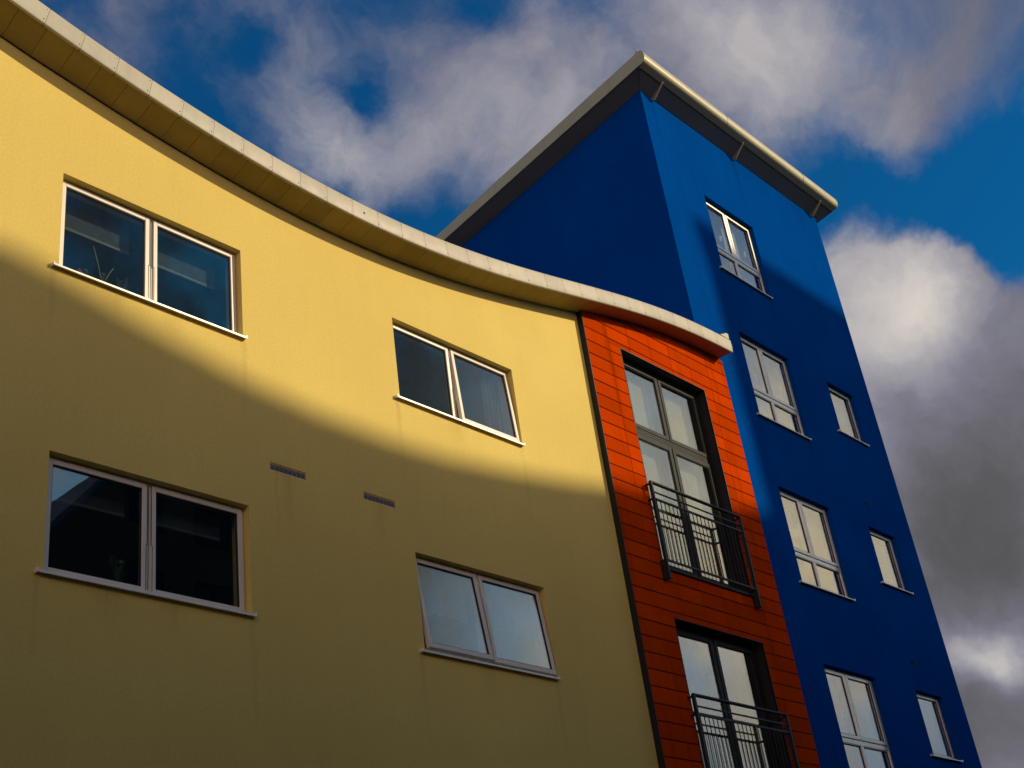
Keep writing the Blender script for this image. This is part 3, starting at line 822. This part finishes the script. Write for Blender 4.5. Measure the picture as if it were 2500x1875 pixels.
BRI = [
    ((0.5121, 0.5518, 0.6582), 554.6, 0.24),
    ((0.5578, 0.5162, 0.6499), 660.0, 0.10),
    ((0.7057, 0.2657, 0.6567), 554.6, 0.22),
    ((0.6597, 0.314, 0.6828), 554.6, 0.08),
    ((0.8082, 0.2707, 0.523), 660.0, 0.16),
    ((0.8329, 0.247, 0.4953), 986.0, 0.12),
    ((0.8205, 0.2998, 0.4868), 554.6, 0.12),
    ((0.839, 0.2865, 0.4626), 554.6, 0.06),
    ((0.6244, 0.4513, 0.6376), 554.6, 0.12),
    ((0.8522, 0.3148, 0.4179), 407.5, -0.02),
    ((0.8838, 0.3167, 0.3444), 165.0, -0.27),
    ((0.9084, 0.3212, 0.2676), 4991.6, 0.36),
    ((0.9013, 0.3444, 0.2627), 6908.8, 0.24),
    ((0.9135, 0.3234, 0.2469), 8874.0, 0.20),
    ((0.9098, 0.3075, 0.2787), 2218.5, 0.12),
    ((0.9099, 0.3594, 0.2073), 165.0, -0.24),
    ((0.3755, 0.6085, 0.6991), 199.7, -0.04),
]

# clouds on the sunset side (seen only in the glass): direction, tightness, amount
def dr(az, el): return (math.sin(R(az))*math.cos(R(el)), -math.cos(R(az))*math.cos(R(el)), math.sin(R(el)))
COV += [(dr(63,23), 60, .75), (dr(63,12), 60, .6), (dr(34,36), 60, .85), (dr(46,29.3), 350, .75), (dr(51,37), 250, .5), (dr(48,33), 50, -.40), (dr(52,31), 500, .30), (dr(46,33), 900, .22), (dr(30,27), 200, .3)]
BRI += [(dr(-5,62), 2.0, -.85), (dr(34,36), 30, -.46), (dr(46,29), 250, -.34), (dr(51,37), 200, -.34), (dr(48,31), 60, -.26), (dr(52,34), 400, .25), (dr(30,27), 150, .9)]  # first lobe: unseen overhead dimming, added to darken the lower walls
HDR = [(dr(62,24), 85.0, HDRA), (dr(59,17), 160.0, HDRA*.5), (dr(66,17), 130.0, HDRA*.45)]
GLOW = GLOWL(dr)     # unseen warm lobes added to the sky to brighten the shaded walls
w = bpy.data.worlds.new('World'); sc.world = w; w.use_nodes = True
nt = w.node_tree; nt.nodes.clear(); L = nt.links.new
out = N(nt, 'ShaderNodeOutputWorld'); bg = N(nt, 'ShaderNodeBackground'); bg.inputs[1].default_value = .1; L(bg.outputs[0], out.inputs[0])
tc = N(nt, 'ShaderNodeTexCoord'); dirv = tc.outputs['Generated']
sky = N(nt, 'ShaderNodeTexSky', sky_type='NISHITA', sun_disc=False); sky.sun_elevation = EL; sky.sun_rotation = math.pi-AZ
sky.air_density = 1.0; sky.dust_density = .4; sky.ozone_density = 3.0
def math_(op, a, b=None, c=None):
    n = N(nt, 'ShaderNodeMath', operation=op)
    for k, v in enumerate((a, b, c)):
        if v is None: continue
        if hasattr(v, 'links'): L(v, n.inputs[k])
        else: n.inputs[k].default_value = v
    return n.outputs[0]
# warp the direction a little so that the cloud outlines are ragged
nz = N(nt, 'ShaderNodeTexNoise'); nz.inputs['Scale'].default_value = 5; nz.inputs['Detail'].default_value = 6; nz.inputs['Roughness'].default_value = .6; L(dirv, nz.inputs['Vector'])
sub = N(nt, 'ShaderNodeVectorMath', operation='SUBTRACT'); L(nz.outputs['Color'], sub.inputs[0]); sub.inputs[1].default_value = (.5,.5,.5)
mad = N(nt, 'ShaderNodeVectorMath', operation='MULTIPLY_ADD'); L(sub.outputs[0], mad.inputs[0]); mad.inputs[1].default_value = (.13,.13,.13); L(dirv, mad.inputs[2])
nrm = N(nt, 'ShaderNodeVectorMath', operation='NORMALIZE'); L(mad.outputs[0], nrm.inputs[0]); wd = nrm.outputs[0]
def lobes(lst):
    tot = None
    for c, k, a in lst:
        d = N(nt, 'ShaderNodeVectorMath', operation='DOT_PRODUCT'); L(wd, d.inputs[0]); d.inputs[1].default_value = c
        e = math_('EXPONENT', math_('MULTIPLY_ADD', d.outputs['Value'], k, -k))
        tot = math_('MULTIPLY', e, a) if tot is None else math_('MULTIPLY_ADD', e, a, tot)
    return tot
f1 = noise(nt, wd, 5.5, 12, .62)
f3 = noise(nt, wd, 15.0, 10, .66)
f2 = noise(nt, wd, 7.0, 8, .60)
cover = math_('ADD', lobes(COV), math_('MULTIPLY_ADD', f3, 1.1, math_('MULTIPLY_ADD', f1, 1.35, -.675-.55+COVBASE)))
ss = N(nt, 'ShaderNodeMapRange', interpolation_type='SMOOTHSTEP'); ss.inputs[1].default_value = -.05; ss.inputs[2].default_value = 1.22; L(cover, ss.inputs[0])
alpha = ss.outputs[0]
bri = math_('ADD', lobes(BRI), math_('MULTIPLY_ADD', f2, .62, -.31+BRIBASE))
cr = N(nt, 'ShaderNodeValToRGB'); L(bri, cr.inputs[0]); els = cr.color_ramp.elements
for p_, c_ in ((0,(.040,.040,.041)),(.30,(.115,.112,.122)),(.50,(.22,.215,.27)),(.72,(.42,.40,.43)),(1.0,(.86,.78,.68))):
    e = els[0] if p_ == 0 else (els[len(els)-1] if p_ == 1.0 else els.new(p_)); e.position = p_; e.color = c_ + (1,)
tint = mixc(nt, 1.0, sky.outputs[0], SKY_TINT, 'MULTIPLY')
cl10 = N(nt, 'ShaderNodeVectorMath', operation='SCALE'); L(cr.outputs[0], cl10.inputs[0]); cl10.inputs['Scale'].default_value = 10.0*CLOUD
mixed = mixc(nt, alpha, tint, cl10.outputs[0])
hd = N(nt, 'ShaderNodeVectorMath', operation='SCALE'); hd.inputs[0].default_value = (14.2,11.2,6.0); L(math_('MULTIPLY', lobes(HDR), math_('MULTIPLY_ADD', f1, 2.6, -.30)), hd.inputs['Scale'])
fin = N(nt, 'ShaderNodeVectorMath', operation='ADD'); L(mixed, fin.inputs[0]); L(hd.outputs[0], fin.inputs[1])
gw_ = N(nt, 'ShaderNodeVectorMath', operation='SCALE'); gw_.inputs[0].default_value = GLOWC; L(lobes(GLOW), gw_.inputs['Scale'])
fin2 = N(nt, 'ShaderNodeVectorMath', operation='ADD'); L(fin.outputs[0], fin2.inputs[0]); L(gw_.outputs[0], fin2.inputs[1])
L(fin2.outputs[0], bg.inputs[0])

# ------------------------------------------------------------------ sun and camera
sl = bpy.data.lights.new('sun', 'SUN'); sl.energy = SUN; sl.angle = R(.53); sl.color = (1,.82,.56)
so = bpy.data.objects.new('sun', sl); col.objects.link(so)
sd = Vector((math.sin(AZ)*math.cos(EL), -math.cos(AZ)*math.cos(EL), math.sin(EL)))
so.rotation_euler = sd.to_track_quat('Z','Y').to_euler(); so.location = sd*60
cd = bpy.data.cameras.new('camera'); cd.sensor_width = 36; cd.lens = 45.9894; cd.clip_end = 3000; cd.clip_start = .1
cam = bpy.data.objects.new('camera', cd); col.objects.link(cam)
rt, up, fw = Vector((.67200032,-.72927115,-.12876009)), Vector((-.28826495,-.4177542,.86161752)), Vector((.68214287,.54189022,.49095427))
m4 = Matrix((rt, up, -fw)).transposed().to_4x4(); m4.translation = (0,-8.481338,0); cam.matrix_world = m4
sc.camera = cam
for o in list(col.objects):
    if o.parent is None: o.location.z -= GROUND
vs = sc.view_settings; vs.view_transform = 'Standard'; vs.look = 'None'; vs.exposure = EXPO; vs.gamma = 1
sc.cycles.max_bounces = 8; sc.cycles.transparent_max_bounces = 16
sc.cycles.use_denoising = True
